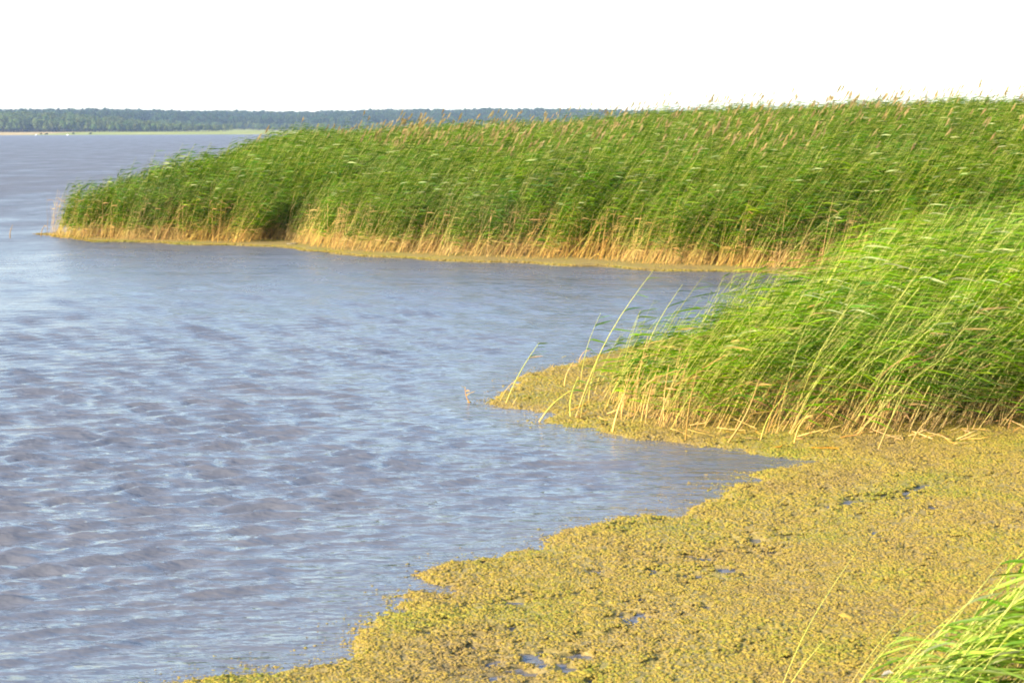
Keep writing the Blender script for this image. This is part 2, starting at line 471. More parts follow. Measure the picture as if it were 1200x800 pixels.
# ------------------------------------------------------------------ geometry-node scatterer for uncountable stuff
def scatter(name, pts, rots, scls, idxs, shapes, label, cat):
    """pts etc -> one 'stuff' object that instances the unlinked shape objects"""
    coll = bpy.data.collections.new(name + "_shapes")
    for i, me in enumerate(shapes):
        coll.objects.link(bpy.data.objects.new("%s_shape_%02d" % (name, i), me))
    me = bpy.data.meshes.new(name)
    pts = np.asarray(pts, np.float32)
    me.vertices.add(len(pts)); me.vertices.foreach_set("co", pts.ravel())
    a = me.attributes.new("rot", 'FLOAT_VECTOR', 'POINT'); a.data.foreach_set("vector", np.asarray(rots, np.float32).ravel())
    a = me.attributes.new("scl", 'FLOAT_VECTOR', 'POINT'); a.data.foreach_set("vector", np.asarray(scls, np.float32).ravel())
    a = me.attributes.new("shape", 'INT', 'POINT'); a.data.foreach_set("value", np.asarray(idxs, np.int32))
    o = link(name, me)
    ng = bpy.data.node_groups.new(name + "_scatter", 'GeometryNodeTree')
    ng.interface.new_socket("Geometry", in_out='INPUT', socket_type='NodeSocketGeometry')
    ng.interface.new_socket("Geometry", in_out='OUTPUT', socket_type='NodeSocketGeometry')
    gi = ng.nodes.new("NodeGroupInput"); go = ng.nodes.new("NodeGroupOutput")
    iop = ng.nodes.new("GeometryNodeInstanceOnPoints")
    ci = ng.nodes.new("GeometryNodeCollectionInfo")
    ci.inputs["Collection"].default_value = coll
    ci.inputs["Separate Children"].default_value = True
    ci.inputs["Reset Children"].default_value = True
    def attr(nm, dt):
        n = ng.nodes.new("GeometryNodeInputNamedAttribute"); n.data_type = dt
        n.inputs["Name"].default_value = nm
        return n.outputs["Attribute"]
    L = ng.links.new
    L(gi.outputs[0], iop.inputs["Points"])
    L(ci.outputs[0], iop.inputs["Instance"])
    iop.inputs["Pick Instance"].default_value = True
    L(attr("shape", 'INT'), iop.inputs["Instance Index"])
    e2r = ng.nodes.new("FunctionNodeEulerToRotation")
    L(attr("rot", 'FLOAT_VECTOR'), e2r.inputs[0]); L(e2r.outputs[0], iop.inputs["Rotation"])
    L(attr("scl", 'FLOAT_VECTOR'), iop.inputs["Scale"])
    L(iop.outputs[0], go.inputs[0])
    md = o.modifiers.new("scatter", 'NODES'); md.node_group = ng
    tag(o, label, cat, None, "stuff")
    return o

# ------------------------------------------------------------------ reeds
GREEN = np.array([0.038, 0.105, 0.004])
YGREEN = np.array([0.120, 0.200, 0.008])
STRAW = np.array([0.46, 0.31, 0.115])
RUST = np.array([0.36, 0.20, 0.055])
STEMG = np.array([0.30, 0.31, 0.07])
PLUME = np.array([0.25, 0.19, 0.09])

def tube(P, rad, cols, sides=4):
    V = []; F = []; C = []
    P = [np.array(p, float) for p in P]
    n = len(P)
    for i, p in enumerate(P):
        d = P[min(i + 1, n - 1)] - P[max(i - 1, 0)]; d /= np.linalg.norm(d) + 1e-9
        a = np.cross(d, (0, 1, 0.01)); a /= np.linalg.norm(a) + 1e-9
        b = np.cross(d, a)
        for k in range(sides):
            t = 2 * math.pi * k / sides
            V.append(p + rad[i] * (math.cos(t) * a + math.sin(t) * b)); C.append(cols[i])
    for i in range(n - 1):
        for k in range(sides):
            q = (k + 1) % sides
            F.append((i * sides + k, i * sides + q, (i + 1) * sides + q, (i + 1) * sides + k))
    F.append(tuple(range((n - 1) * sides, n * sides)))
    return V, F, C

def blade(P, W, roll, c0, c1, fold=0.25):
    """tapering leaf along the points P with a shallow V fold; roll turns the face about its axis"""
    V = []; F = []; C = []
    n = len(P)
    for i in range(n):
        d = P[min(i + 1, n - 1)] - P[max(i - 1, 0)]; d = d / (np.linalg.norm(d) + 1e-9)
        s = np.cross(d, (0, 0, 1.0)); s /= np.linalg.norm(s) + 1e-9
        u = np.cross(s, d)
        t = i / (n - 1)
        rr = roll[0] + (roll[1] - roll[0]) * t
        a = math.cos(rr) * s + math.sin(rr) * u
        nn = -math.sin(rr) * s + math.cos(rr) * u
        w = W * (0.35 + 0.65 * min(1, t / 0.25)) * (1 - max(0, (t - 0.35) / 0.65) ** 1.6) * 0.5 + 0.0006
        V += [P[i] - a * w + nn * w * fold, P[i], P[i] + a * w + nn * w * fold]
        c = c0 * (1 - t) + c1 * t
        C += [c, c * 1.12, c]
    for i in range(n - 1):
        b = i * 3
        F += [(b, b + 1, b + 4, b + 3), (b + 1, b + 2, b + 5, b + 4)]
    return V, F, C

def stem_curve(L, a0, a1, az, n=9, wob=0.015, r=rnd):
    """points of a stem of length L leaning a0 at the foot and a1 at the tip towards azimuth az"""
    P = [np.zeros(3)]
    for i in range(1, n):
        t = (i - 0.5) / (n - 1)
        a = a0 + (a1 - a0) * t ** 1.4
        st = L / (n - 1)
        P.append(P[-1] + st * np.array([math.sin(a) * math.cos(az), math.sin(a) * math.sin(az), math.cos(a)]) +
                 np.array([r.gauss(0, wob), r.gauss(0, wob), 0]) * st)
    return P

def curve_at(P, t):
    f = t * (len(P) - 1); i = min(int(f), len(P) - 2); u = f - i
    return P[i] * (1 - u) + P[i + 1] * u, (P[i + 1] - P[i]) / (np.linalg.norm(P[i + 1] - P[i]) + 1e-9)

def make_leaf(P, t, Ll, W, r, dry=False, seg=6, wild=1.0, tone=1.0, ybias=1.3):
    pale = 1.0 if tone > 1.3 else 0.0
    p, d = curve_at(P, t)
    az = r.gauss(-0.12, 0.36) * wild
    el = r.gauss(0.03, 0.17) * wild
    wdir = np.array([math.cos(az) * math.cos(el), math.sin(az) * math.cos(el), math.sin(el)])
    side = r.choice((-1, 1)); mk = r.uniform(1.8, 3.0)
    pts = [p]
    droop = r.uniform(-0.05, 0.28)
    for k in range(1, seg + 1):
        u = k / seg
        m = min(1.0, (u + 0.08) * mk)
        dd = d * (1 - m) + wdir * m + np.array([0, 0, -droop * u * u]) + np.array([0, side * 0.25 * (1 - u), 0])
        dd /= np.linalg.norm(dd)
        pts.append(pts[-1] + dd * Ll / seg)
    if dry:
        c0 = STRAW * r.uniform(0.8, 1.1); c1 = RUST * r.uniform(0.8, 1.2) + 0.05
    else:
        q = r.random() ** ybias
        c0 = (GREEN * (1 - q) + YGREEN * q) * r.uniform(0.8, 1.15) * tone + pale * r.random() * np.array([0.09, 0.07, 0.03])
        if r.random() < (0.05 if tone > 0.9 else 0.012): c0 = np.array([0.27, 0.30, 0.13])      # light underside turned out by the wind, its glint painted into the colour
        c1 = c0 * 1.05 + np.array([0.015, 0.01, 0])
    roll0 = r.uniform(-0.9, 0.9); 
    return blade(pts, W, (roll0, roll0 + r.uniform(-0.9, 0.9)), c0, c1)

def make_plume(P, size, r, col=PLUME):
    V = []; F = []; C = []
    p, d = curve_at(P, 1.0)
    base_t = 1.0
    cc = col * r.uniform(0.75, 1.3)
    for k in range(16):
        u = k / 16
        az = r.gauss(-0.1, 0.5)
        w = np.array([math.cos(az), math.sin(az), r.uniform(-0.1, 0.6)])
        dd = d * r.uniform(1.0, 1.6) + w * 0.45; dd /= np.linalg.norm(dd)
        q = p + d * size * u * 0.6
        l = size * (0.55 - 0.25 * u) * r.uniform(0.7, 1.2)
        pts = [q, q + dd * l * 0.5, q + dd * l * 0.9 + w * l * .15]
        v, f, c = blade(pts, size * 0.075, (r.uniform(-1.5, 1.5),) * 2, cc, cc * 1.15, 0.1)
        o = len(V); V += v; C += c; F += [tuple(i + o for i in ff) for ff in f]
    return V, F, C

class Reed:
    """one reed: curve, stem, separate leaves, optional plume, as (V, F, C) lists"""
    def __init__(s, P, r, nleaf=9, start=0.3, leafL=0.36, W=0.020, rad=0.0042, plume=0, dry=0.0, kind='green', seg=6, wild=1.0, sides=4, tone=1.0, ybias=1.3):
        n = len(P)
        cols = []; rusty = r.choice((0, 0, .5, .9)) if kind == 'dry' and wild > 2 else 0
        for i in range(n):
            t = i / (n - 1)
            if kind == 'dry':
                c = RUST * (1 - min(1, t * 3)) * 0.5 + STRAW * (0.5 + 0.5 * min(1, t * 3))
                c = c * (1 - rusty) + RUST * rusty
            else:
                m = min(1, max(0, (t - 0.03) / 0.34))
                c = (STRAW * (1 - m) + STEMG * m) * (1 - 0.0 * t)
                if t > 0.4: c = c * tone
                if t < 0.04: c = RUST * 0.5 + STRAW * 0.5
            cols.append(c)
        s.P = P
        s.stem = tube(P, [rad * (1 - 0.7 * i / (n - 1)) for i in range(n)], cols, sides)
        s.leaves = []
        for k in range(nleaf):
            t = start + (0.985 - start) * (k + r.uniform(0.1, 0.9)) / nleaf
            l = leafL * r.uniform(0.65, 1.15) * (0.75 + 0.5 * math.sin(min(1, (t - start) / (1 - start + 1e-6) + .15) * math.pi))
            d = (kind == 'dry') or (r.random() < dry) or (t < start + 0.05 and r.random() < 0.3)
            s.leaves.append(make_leaf(P, t, l, W * r.uniform(0.75, 1.15), r, d, seg, wild, tone, ybias))
        s.plume = make_plume(P, plume, r) if plume else None
    def joined(s, name):
        V = []; F = []; C = []; MI = []
        for part, mi in [(s.stem, 0)] + [(l, 1) for l in s.leaves] + ([(s.plume, 2)] if s.plume else []):
            o = len(V); V += part[0]; C += part[2]
            F += [tuple(i + o for i in f) for f in part[1]]; MI += [mi] * len(part[1])
        return new_mesh(name, V, F, True, (M_stem, M_leaf, M_plume), np.array(C), MI)
    def part_meshes(s):
        out = [("stem", new_mesh("stem", s.stem[0], s.stem[1], True, (M_stem,), np.array(s.stem[2])))]
        for l in s.leaves:
            out.append(("leaf", new_mesh("leaf", l[0], l[1], True, (M_leaf,), np.array(l[2]))))
        if s.plume:
            out.append(("plume", new_mesh("plume", s.plume[0], s.plume[1], True, (M_plume,), np.array(s.plume[2]))))
        return out

def rand_reed(r, L, kind='green', plume=0.0, far=False, seg=6, nleaf=None, start=None, leafL=None):
    a0 = R(r.uniform(16, 36)); a1 = a0 + R(r.uniform(8, 28))
    if plume: a0 = R(r.uniform(12, 28)); a1 = a0 + R(r.uniform(6, 20))
    if kind == 'dry': a0 = R(r.uniform(8, 52)); a1 = a0 + R(r.uniform(-6, 20))
    P = stem_curve(L, a0, a1, R(r.gauss(-6, 16 if kind != 'dry' else 40)), 9 if not far else 7, r=r)
    if kind == 'dry':
        return Reed(P, r, nleaf=nleaf if nleaf is not None else r.randint(1, 3), start=0.25, leafL=0.22, W=0.016, rad=0.0045, kind='dry', seg=4, wild=2.2)
    return Reed(P, r, nleaf=nleaf or r.randint(11, 14), start=start or r.uniform(0.08, 0.26), leafL=leafL or 0.50,
                W=0.022 if not far else 0.030, rad=0.0052 if not far else 0.0065, plume=plume, dry=0.004 if far else 0.02, seg=seg, tone=0.84 if far else 1.12, ybias=1.6 if far else 0.85)

# shapes for the masses
near_shapes = [rand_reed(rnd, 2.0, seg=5).joined("near_reed_%d" % i) for i in range(14)]
near_shapes += [rand_reed(rnd, rnd.uniform(0.5, 1.1), 'dry').joined("near_dry_%d" % i) for i in range(6)]
far_shapes = [rand_reed(rnd, 2.45, far=True, seg=4, nleaf=15, start=0.21, leafL=0.46).joined("far_reed_%d" % i) for i in range(14)]
far_shapes += [rand_reed(rnd, 2.6, far=True, seg=4, nleaf=13, start=0.25, plume=0.34, leafL=0.42).joined("far_plume_%d" % i) for i in range(6)]
far_shapes += [rand_reed(rnd, rnd.uniform(0.8, 1.5), 'dry').joined("far_dry_%d" % i) for i in range(6)]

def sample(x0, x1, y0, y1, density, g):
    n = int((x1 - x0) * (y1 - y0) * density)
    return g.uniform(x0, x1, n), g.uniform(y0, y1, n)

def far_height(x, y, s):
    """stand height factor: low at the water's edge and at the tip, tall further in"""
    h = 0.84 + 0.20 * sstep(0.0, 3.0, s) + 0.20 * sstep(60, 115, y) + 0.05 * sstep(0, 10, x)
    h = h + 0.15 * sstep(49, 62, y) * (1 - sstep(-6, 4, x)) + 0.05 * sstep(0.5, 3, s)
    h = h * (0.90 + 0.10 * sstep(-13.5, -10.5, x + (y - 48) * 0.10))
    h = h * (0.84 + 0.32 * fbm(x * 0.35, y * 0.35, 91, 3))
    return h

def build_far_bed():
    g = np.random.default_rng(5)
    PX, PY, PI_, PS = [], [], [], []
    for (x0, x1, y0, y1, den, k) in ((-18, 16, 30, 54, 60, 1.0), (-20, 24, 54, 75, 13, 1.0), (-21, 34, 75, 110, 7, 1.1), (-21, 60, 110, 200, 3.2, 1.2), (16, 34, 31, 54, 12, 1.0)):
        x, y = sample(x0, x1, y0, y1, den, g)
        s = sd_far(x, y)
        ok = s > 0.0
        if den >= 50:   # thin out well inside where only tops show
            ok &= (s < 4.5) | (g.random(len(x)) < 0.33)
            ok &= g.random(len(x)) < 0.35 + 1.3 * sstep(0.3, 0.65, vnoise(x * 0.7 + y * 0.3, y * 0.5, 73))
        x, y, s = x[ok], y[ok], s[ok]
        # keep only what the photograph's viewpoint could plausibly reach
        vis = np.abs(x) < y * 0.42 + 4
        x, y, s = x[vis], y[vis], s[vis]
        h = far_height(x, y, s)
        idx = g.integers(0, 14, len(x))
        # plumes in patches, more of them inland
        pl = vnoise(x * 0.35, y * 0.22, 71)
        want = g.random(len(x)) < (0.02 + 0.14 * sstep(0.5, 0.8, pl)) * sstep(3.0, 9.0, s) * (1 - 0.55 * sstep(62, 90, y))
        idx = np.where(want, g.integers(14, 20, len(x)), idx)
        PX.append(x); PY.append(y); PI_.append(idx); PS.append(h * g.uniform(0.84, 1.12, len(x)))
    # last year's dead stalks along the front
    x, y = sample(-18, 16, 32, 56, 42, g)
    s = sd_far(x, y); ok = (s > -0.15) & (s < 2.2); x, y = x[ok], y[ok]
    PX.append(x); PY.append(y); PI_.append(g.integers(20, 26, len(x))); PS.append(g.uniform(0.35, 1.25, len(x)))
    x = np.concatenate(PX); y = np.concatenate(PY); idx = np.concatenate(PI_); sc_ = np.concatenate(PS)
    z = land_z(x, y) - 0.02
    n = len(x)
    rot = np.stack([g.normal(0, 0.04, n), g.normal(0, 0.07, n), g.normal(-0.08, 0.35, n)], -1)
    scl = np.stack([sc_, sc_, sc_], -1)
    o = scatter("reed_bed", np.stack([x, y, z], -1), rot, scl, idx, far_shapes,
                "broad green reed bed with tan feet and brown plumes across the inlet", "reeds")
    print("far reeds", n)
build_far_bed()

# ------------------------------------------------------------------ near clump: individuals in front, the rest as one mass
def near_height(x, y, s):
    h = 0.80 + 0.16 * sstep(0.2, 2.5, s) + 0.10 * sstep(22, 34, y)
    h = h * (0.80 + 0.40 * fbm(x * 0.7, y * 0.7, 95, 2))
    return h * (0.66 + 0.34 * sstep(0.5, 2.8, x - (y - 17) * 0.30))

def place_parts(parts, loc, rot, scl, label, cat, group, name="reed", protos={}):
    root = bpy.data.objects.new(name, None)
    root.empty_display_size = 0.1
    COL.objects.link(root)
    root.location = loc; root.rotation_euler = rot; root.scale = (scl,) * 3
    tag(root, label, cat, group)
    for nm, me in parts:
        c = bpy.data.objects.new(nm, me); COL.objects.link(c); c.parent = root
    return root

def build_near():
    g = np.random.default_rng(13)
    x1, y1 = sample(0.2, 17, 15.5, 20.5, 85, g); x2, y2 = sample(1.5, 20, 20.5, 26, 42, g); x3, y3 = sample(3, 22, 26, 36, 20, g)
    x = np.concatenate([x1, x2, x3]); y = np.concatenate([y1, y2, y3])
    s = sd_near(x, y)
    dens = sstep(0.3, 2.0, x - (y - 17.5) * 0.30) * 0.80 + 0.20       # sparse towards the open water
    ok = (s > 0) & (g.random(len(x)) < dens) & (np.abs(x) < y * 0.55 + 4)
    ok &= (s < 1.6) | (g.random(len(x)) < 0.6) | (y > 20.5)
    ok &= sd_far(x, y) < 0.2
    x, y, s = x[ok], y[ok], s[ok]
    h = near_height(x, y, s) * g.uniform(0.82, 1.12, len(x))
    idx = g.integers(0, 14, len(x))
    dry = g.random(len(x)) < 0.28 * (1 - sstep(0.6, 2.5, s)) + 0.05
    idx = np.where(dry, g.integers(14, 20, len(x)), idx)
    rot = np.stack([g.normal(0, 0.05, len(x)), g.normal(0.03, 0.10, len(x)), g.normal(-0.05, 0.38, len(x))], -1)
    z = land_z(x, y) - 0.02
    # the frontmost reeds in the frame become individuals
    inframe = (x / y < 0.325) & (s < 0.9) & (y < 19.5)
    cand = np.where(inframe & (idx < 14))[0]
    cand = cand[np.argsort(s[cand])][:215]
    canddry = np.where(inframe & (idx >= 14))[0]
    canddry = canddry[np.argsort(s[canddry])][:70]
    protos = [rand_reed(rnd, 2.0, nleaf=rnd.randint(9, 10), seg=7).part_meshes() for _ in range(10)]
    pdry = [rand_reed(rnd, rnd.uniform(0.5, 1.0), 'dry', nleaf=2).part_meshes() for _ in range(6)]
    def where(a, b):
        u = 600 + 1900 * a / b
        return ("beside the bleached stalk bundle" if u < 830 else "above the head of the small cove" if u < 960 else
                "behind the foremost reed" if u < 1090 else "near the frame edge")
    for i in cand:
        place_parts(protos[int(g.integers(0, 10))], (x[i], y[i], z[i]), tuple(rot[i]), h[i],
                    "green reed in front rows of the clump, " + where(x[i], y[i]), "reed", "green reeds fronting the clump, " + where(x[i], y[i]))
    for i in canddry:
        place_parts(pdry[int(g.integers(0, 6))], (x[i], y[i], z[i]), tuple(rot[i]), h[i] * 1.05,
                    "dead stalk at the foot of the clump, " + where(x[i], y[i]), "dead stalk", "dead stalks of the clump, " + where(x[i], y[i]), "dry_reed")
    rest = np.ones(len(x), bool); rest[cand] = False; rest[canddry] = False
    sc_ = h[rest]
    scatter("reed_clump", np.stack([x, y, z], -1)[rest], rot[rest], np.stack([sc_] * 3, -1), idx[rest], near_shapes,
            "dense bright green reed clump bent by wind on the right shore", "reeds")
    # low leaf litter and young shoots filling the feet of the clump
    print("near reeds", len(x), len(cand), len(canddry))
build_near()

def reed_between(base, tip_px, label, cat="reed", group=None, name="reed", kind='green', nleaf=6, start=0.45, leafL=0.3, W=0.02,
                 rad=0.0055, plume=0, dY=0.0, bow=0.10, wild=1.0, z=0.0):
    """a reed whose foot is seen at pixel base and whose tip is seen at pixel tip_px"""
    b = at(base[0], base[1], z)
    t = at_y(tip_px[0], tip_px[1], b[1] + dY)
    v = t - b
    L = np.linalg.norm(v)
    n = 10; P = []
    side = np.array([v[2], 0, -v[0]]) / L * -1.0      # up-wind side of the chord
    for i in range(n):
        u = i / (n - 1)
        P.append(v * u + side * bow * L * math.sin(math.pi * u) * 0.9)
    rd = Reed(P, rnd, nleaf=nleaf, start=start, leafL=leafL, W=W, rad=rad, plume=plume, kind=kind, seg=7, wild=wild)
    return place_parts(rd.part_meshes(), tuple(b - np.array([0, 0, 0.03])), (0, 0, 0), 1.0, label, cat, group, name)

# lone reeds on and round the weed spit
reed_between((591, 474), (632, 398), "lone tall reed with a small green tip at the end of the weed spit", nleaf=5, start=0.68, leafL=0.2, bow=.04, rad=.0075)
reed_between((584, 472), (610, 438), "short curved reed left of the lone tall reed at the spit end", nleaf=2, start=0.6, leafL=0.12, kind='dry')
reed_between((600, 476), (607, 462), "low yellow stub at the foot of the lone tall reed", "reed stub", name="reed_stub", kind='dry', nleaf=1, leafL=0.08, rad=.008)
reed_between((552, 472), (545, 450), "broken pale stalk standing alone in the open water off the spit", "dead stalk", name="dry_reed", kind='dry', nleaf=3, leafL=0.13, wild=2.5, rad=.007)
reed_between((630, 494), (672, 452), "leaning yellow reed with one green leaf at the lower edge of the spit", nleaf=2, start=0.35, leafL=0.15, bow=.08, rad=.008)
reed_between((661, 455), (672, 421), "short dry reed standing upright in the middle of the spit", kind='dry', nleaf=1, start=.8, leafL=0.1, rad=.007)
reed_between((646, 432), (649, 424), "thin brown stub at the back of the spit", "reed stub", name="reed_stub", kind='dry', nleaf=0)
reed_between((678, 424), (686, 408), "small pale feathery reed at the back edge of the spit", kind='dry', nleaf=2, leafL=0.12, start=.7)
reed_between((669, 490), (678, 438), "pale reed with drooping dry leaves near the front of the spit", kind='green', nleaf=3, leafL=0.16, start=.5, rad=.008)
reed_between((673, 491), (766, 313), "tallest thin reed bending over the water left of the clump", nleaf=8, start=0.35, leafL=0.26, bow=.06, rad=.0058)
reed_between((680, 493), (705, 428), "yellow reed leaning beside the tallest thin reed", nleaf=4, start=0.5, leafL=0.2, rad=.007)
reed_between((717, 507), (731, 458), "thick pale dead stalk rising from the very edge of the weed", "dead stalk", name="dry_reed", kind='dry', nleaf=1, start=.8, leafL=0.15, rad=.013, bow=.03)
reed_between((803, 518), (817, 430), "straight bleached stalk rising at the water edge before the clump", "dead stalk", name="dry_reed", kind='dry', nleaf=4, start=.6, leafL=0.2, rad=.010, bow=.03)
reed_between((849, 521), (890, 440), "stout straw stalk fanning up from the mat edge, brown at its foot", "dead stalk", name="dry_reed", kind='dry', nleaf=3, start=.3, leafL=0.25, rad=.013, bow=-.06)
reed_between((810, 499), (912, 446), "bent straw stalk arching low over the mat to the right", "dead stalk", name="dry_reed", kind='dry', nleaf=2, start=.5, leafL=0.2, rad=.008, bow=.12)
reed_between((890, 518), (925, 455), "yellow reed with its pale foot on bare mat before the clump", nleaf=3, start=.55, leafL=0.25, rad=.008)
reed_between((930, 522), (948, 480), "short bright dead stalk with a ragged white foot at the mat edge", "dead stalk", name="dry_reed", kind='dry', nleaf=4, start=.15, leafL=0.12, rad=.009)
reed_between((1027, 529), (1075, 432), "foremost reed of the clump, its pale foot out on the mat", nleaf=5, start=.5, leafL=0.3, rad=.010, bow=.03)
reed_between((1066, 521), (1100, 478), "dry bent stalk just right of the foremost reed", "dead stalk", name="dry_reed", kind='dry', nleaf=3, start=.5, leafL=0.2, rad=.008)
reed_between((740, 478), (800, 330), "tall yellow reed at the left margin of the clump", nleaf=7, start=.45, leafL=0.36, bow=.08, rad=.007)
reed_between((750, 484), (826, 318), "second tall reed of the left margin reaching above the inlet", nleaf=8, start=.45, leafL=0.38, bow=.08, rad=.007)
reed_between((790, 470), (868, 312), "tall reed with long streaming leaves seen against the inlet water", nleaf=8, start=.45, leafL=0.42, bow=.08, rad=.007)
reed_between((12, 279), (15, 262), "single dark dead stalk in the water beyond the bed tip, nearest the frame edge", "dead stalk", name="dry_reed", kind='dry', nleaf=1, leafL=0.15, rad=.016)
reed_between((48, 277), (53, 262), "single dead stalk in the water just off the bed tip", "dead stalk", name="dry_reed", kind='dry', nleaf=1, leafL=0.15, rad=.016)

# bright bundle of bleached stalks at the left end of the clump
for k in range(26):
    bx = rnd.uniform(725, 800); by = 484 + (bx - 725) * 0.14 + rnd.uniform(-6, 10)
    reed_between((bx, by), (bx + rnd.uniform(4, 38), by - rnd.uniform(38, 95)), "bleached dead stalk in the bright bundle at the left end of the clump",
                 "dead stalk", "bleached stalks at the left end of the clump", "dry_reed", 'dry', nleaf=1, start=.5, leafL=0.16, rad=rnd.uniform(.005, .008), bow=.04)

for k in range(30):
    bx = rnd.uniform(678, 775); by = 470 + (bx - 680) * 0.14 + rnd.uniform(-14, 10)
    reed_between((bx, by), (bx + rnd.uniform(16, 62), by - rnd.uniform(55, 125)), "slight green reed of the thin outer fringe left of the clump",
                 "reed", "slight reeds of the outer fringe", "reed", 'green', nleaf=7, start=.25, leafL=0.34, W=.026, rad=rnd.uniform(.004, .006), bow=.06)

# ------------------------------------------------------------------ foreground tuft at the lower right
reed_between((905, 830), (1004, 640), "long bare grass stalk slanting up across the mat, left of the tuft", "grass stalk", name="grass_stalk", nleaf=0, rad=.0035, bow=.05, z=.02)
reed_between((912, 822), (972, 738), "shorter bare grass stalk beside the long slanting one", "grass stalk", name="grass_stalk", nleaf=0, rad=.0035, bow=.05, z=.02)
reed_between((985, 815), (1088, 688), "faint thin grass stalk between the bare stalks and the tuft", "grass stalk", name="grass_stalk", nleaf=1, leafL=.15, rad=.0030, bow=.05, z=.02)
reed_between((1040, 850), (1182, 643), "tallest reed of the foreground tuft, pale tip bending over the mat", nleaf=5, start=.45, leafL=.38, rad=.0045, bow=.04, z=.02)
reed_between((1110, 850), (1235, 655), "yellow reed stem standing clear at the front of the foreground tuft", nleaf=7, start=.4, leafL=.42, rad=.005, bow=.10, z=.02)
protosF = []
for _ in range(7):
    P = stem_curve(1.15, R(rnd.uniform(22, 38)), R(rnd.uniform(46, 66)), R(rnd.gauss(-5, 12)), 8)
    protosF.append(Reed(P, rnd, nleaf=10, start=.18, leafL=0.50, W=0.019, rad=0.0046, seg=9, tone=1.31, ybias=0.8).part_meshes())
gF = np.random.default_rng(33)
for k in range(120):
    px = gF.uniform(965, 1340); py = gF.uniform(815, 905)
    if px < 1060: py = gF.uniform(835, 905)
    b = at(px, py, 0.03)
    sc_ = (0.55 + 0.85 * min(1, max(0, (px - 975) / 210))) * gF.uniform(0.85, 1.12)
    place_parts(protosF[int(gF.integers(0, 7))], (b[0], b[1], 0.0), (gF.normal(0, .06), gF.normal(0, .1), gF.normal(-0.05, .3)), sc_,
                "green reed of the windswept tuft at the near right corner", "reed", "reeds of the foreground tuft")

# ------------------------------------------------------------------ algae lumps
def lump_mesh(i, r):
    import bmesh
    bm = bmesh.new()
    bmesh.ops.create_icosphere(bm, subdivisions=2, radius=1.0)
    ph = [r.uniform(0, 6.28) for _ in range(6)]
    for v in bm.verts:
        c = v.co
        d = 1 + 0.28 * math.sin(3.1 * c.x + ph[0]) * math.sin(2.7 * c.y + ph[1]) + 0.22 * math.sin(5.3 * c.z + ph[2] + 3 * c.x) + r.uniform(-0.2, 0.14)
        v.co = Vector((c.x * d * 1.2, c.y * d * 0.8, c.z * d * 0.42))
    me = bpy.data.meshes.new("algae_lump_%d" % i)
    bm.to_mesh(me); bm.free()
    me.materials.append(M_lump)
    me.polygons.foreach_set("use_smooth", [True] * len(me.polygons))
    return me
lump_shapes = [lump_mesh(i, rnd) for i in range(8)]
def build_lumps():
    g = np.random.default_rng(17)
    X, Y, S = [], [], []
    for (x0, x1, y0, y1, den, sz) in ((-3.6, 10.5, 7.2, 12.0, 4000, .0094), (-1.5, 12.0, 12.0, 17.5, 2900, .0105), (-1.0, 13.0, 17.5, 27.0, 1500, .0115)):
        x, y = sample(x0, x1, y0, y1, den, g)
        s = sd_mat(x, y); h = holes(x, y)
        keep = (s > -0.03 - 0.34 * g.random(len(x)) ** 11) & (g.random(len(x)) > sstep(0.15, 0.6, h)) & (np.abs(x) < y * 0.55 + 2.5) & (poly_sd(x, y, BANK) < 0.6)
        # mat density wanders: crusty in places, smooth film in others
        keep &= g.random(len(x)) < 0.35 + 1.1 * fbm(x * 1.7, y * 1.7, 83, 3)
        x, y = x[keep], y[keep]
        X.append(x); Y.append(y); S.append(sz * g.lognormal(0, 0.30, len(x)) * (0.75 + 0.5 * fbm(x * 2.5, y * 2.5, 85, 2)))
    x = np.concatenate(X); y = np.concatenate(Y); s = np.concatenate(S)
    z = np.maximum(mat_height(x, y, sd_mat(x, y)), -0.004) - s * 0.02
    n = len(x)
    rot = np.stack([g.normal(0, .2, n), g.normal(0, .2, n), g.normal(0.2, .6, n)], -1)
    scatter("algae_lumps", np.stack([x, y, z], -1), rot, np.stack([s] * 3, -1), g.integers(0, 8, n), lump_shapes,
            "crusty ochre and olive lumps of algae covering the floating mat", "algae")
    # coarser crust on the strip under the far bed
    x, y = sample(-17, 13, 33.5, 52, 260, g)
    s = sd_fmat(x, y); keep = (s > 0) & (poly_sd(x, y, FAR_BED) < 1.0); x, y = x[keep], y[keep]; n = len(x)
    sz = g.uniform(.012, .03, n)
    scatter("algae_lumps", np.stack([x, y, np.full(n, .03)], -1), np.stack([np.zeros(n), np.zeros(n), g.uniform(0, 6.28, n)], -1),
            np.stack([sz] * 3, -1), g.integers(0, 8, n), lump_shapes, "low yellow crust of algae along the feet of the far bed", "algae")
    print("lumps", len(z))
build_lumps()

# ------------------------------------------------------------------ small finds on the mat
def clod(px, py, size, label, name, cat, mat, flat=0.5, z=0.03):
    p = at(px, py, z)
    me = lump_mesh(99, rnd)
    me.materials.clear(); me.materials.append(mat)
    o = link(name, me); o.location = p; o.scale = (size, size * .8, size * flat); o.rotation_euler = (0.1, 0.1, rnd.uniform(0, 6))
    tag(o, label, cat)
clod(994, 722, .055, "raised olive clod of weed casting a dark shadow on the mat", "weed_clod", "weed clod", M_lump, .8)
clod(1166, 541, .028, "small orange stump of weed standing alone on the upper mat", "weed_clod", "weed clod", M_lump, 1.6)
clod(340, 286, .2, "white patch of bleached foam on the strip below the far bed", "foam_patch", "foam", M_white, .12)
p = at(1034, 779, .12)
v, f, c = blade([np.array([0, 0, 0.]), np.array([.02, 0, .012]), np.array([.045, 0.01, .02]), np.array([.07, 0.01, .015])], .035, (1.2, 1.4), np.array([.8, .8, .75]), np.array([.8, .8, .75]))
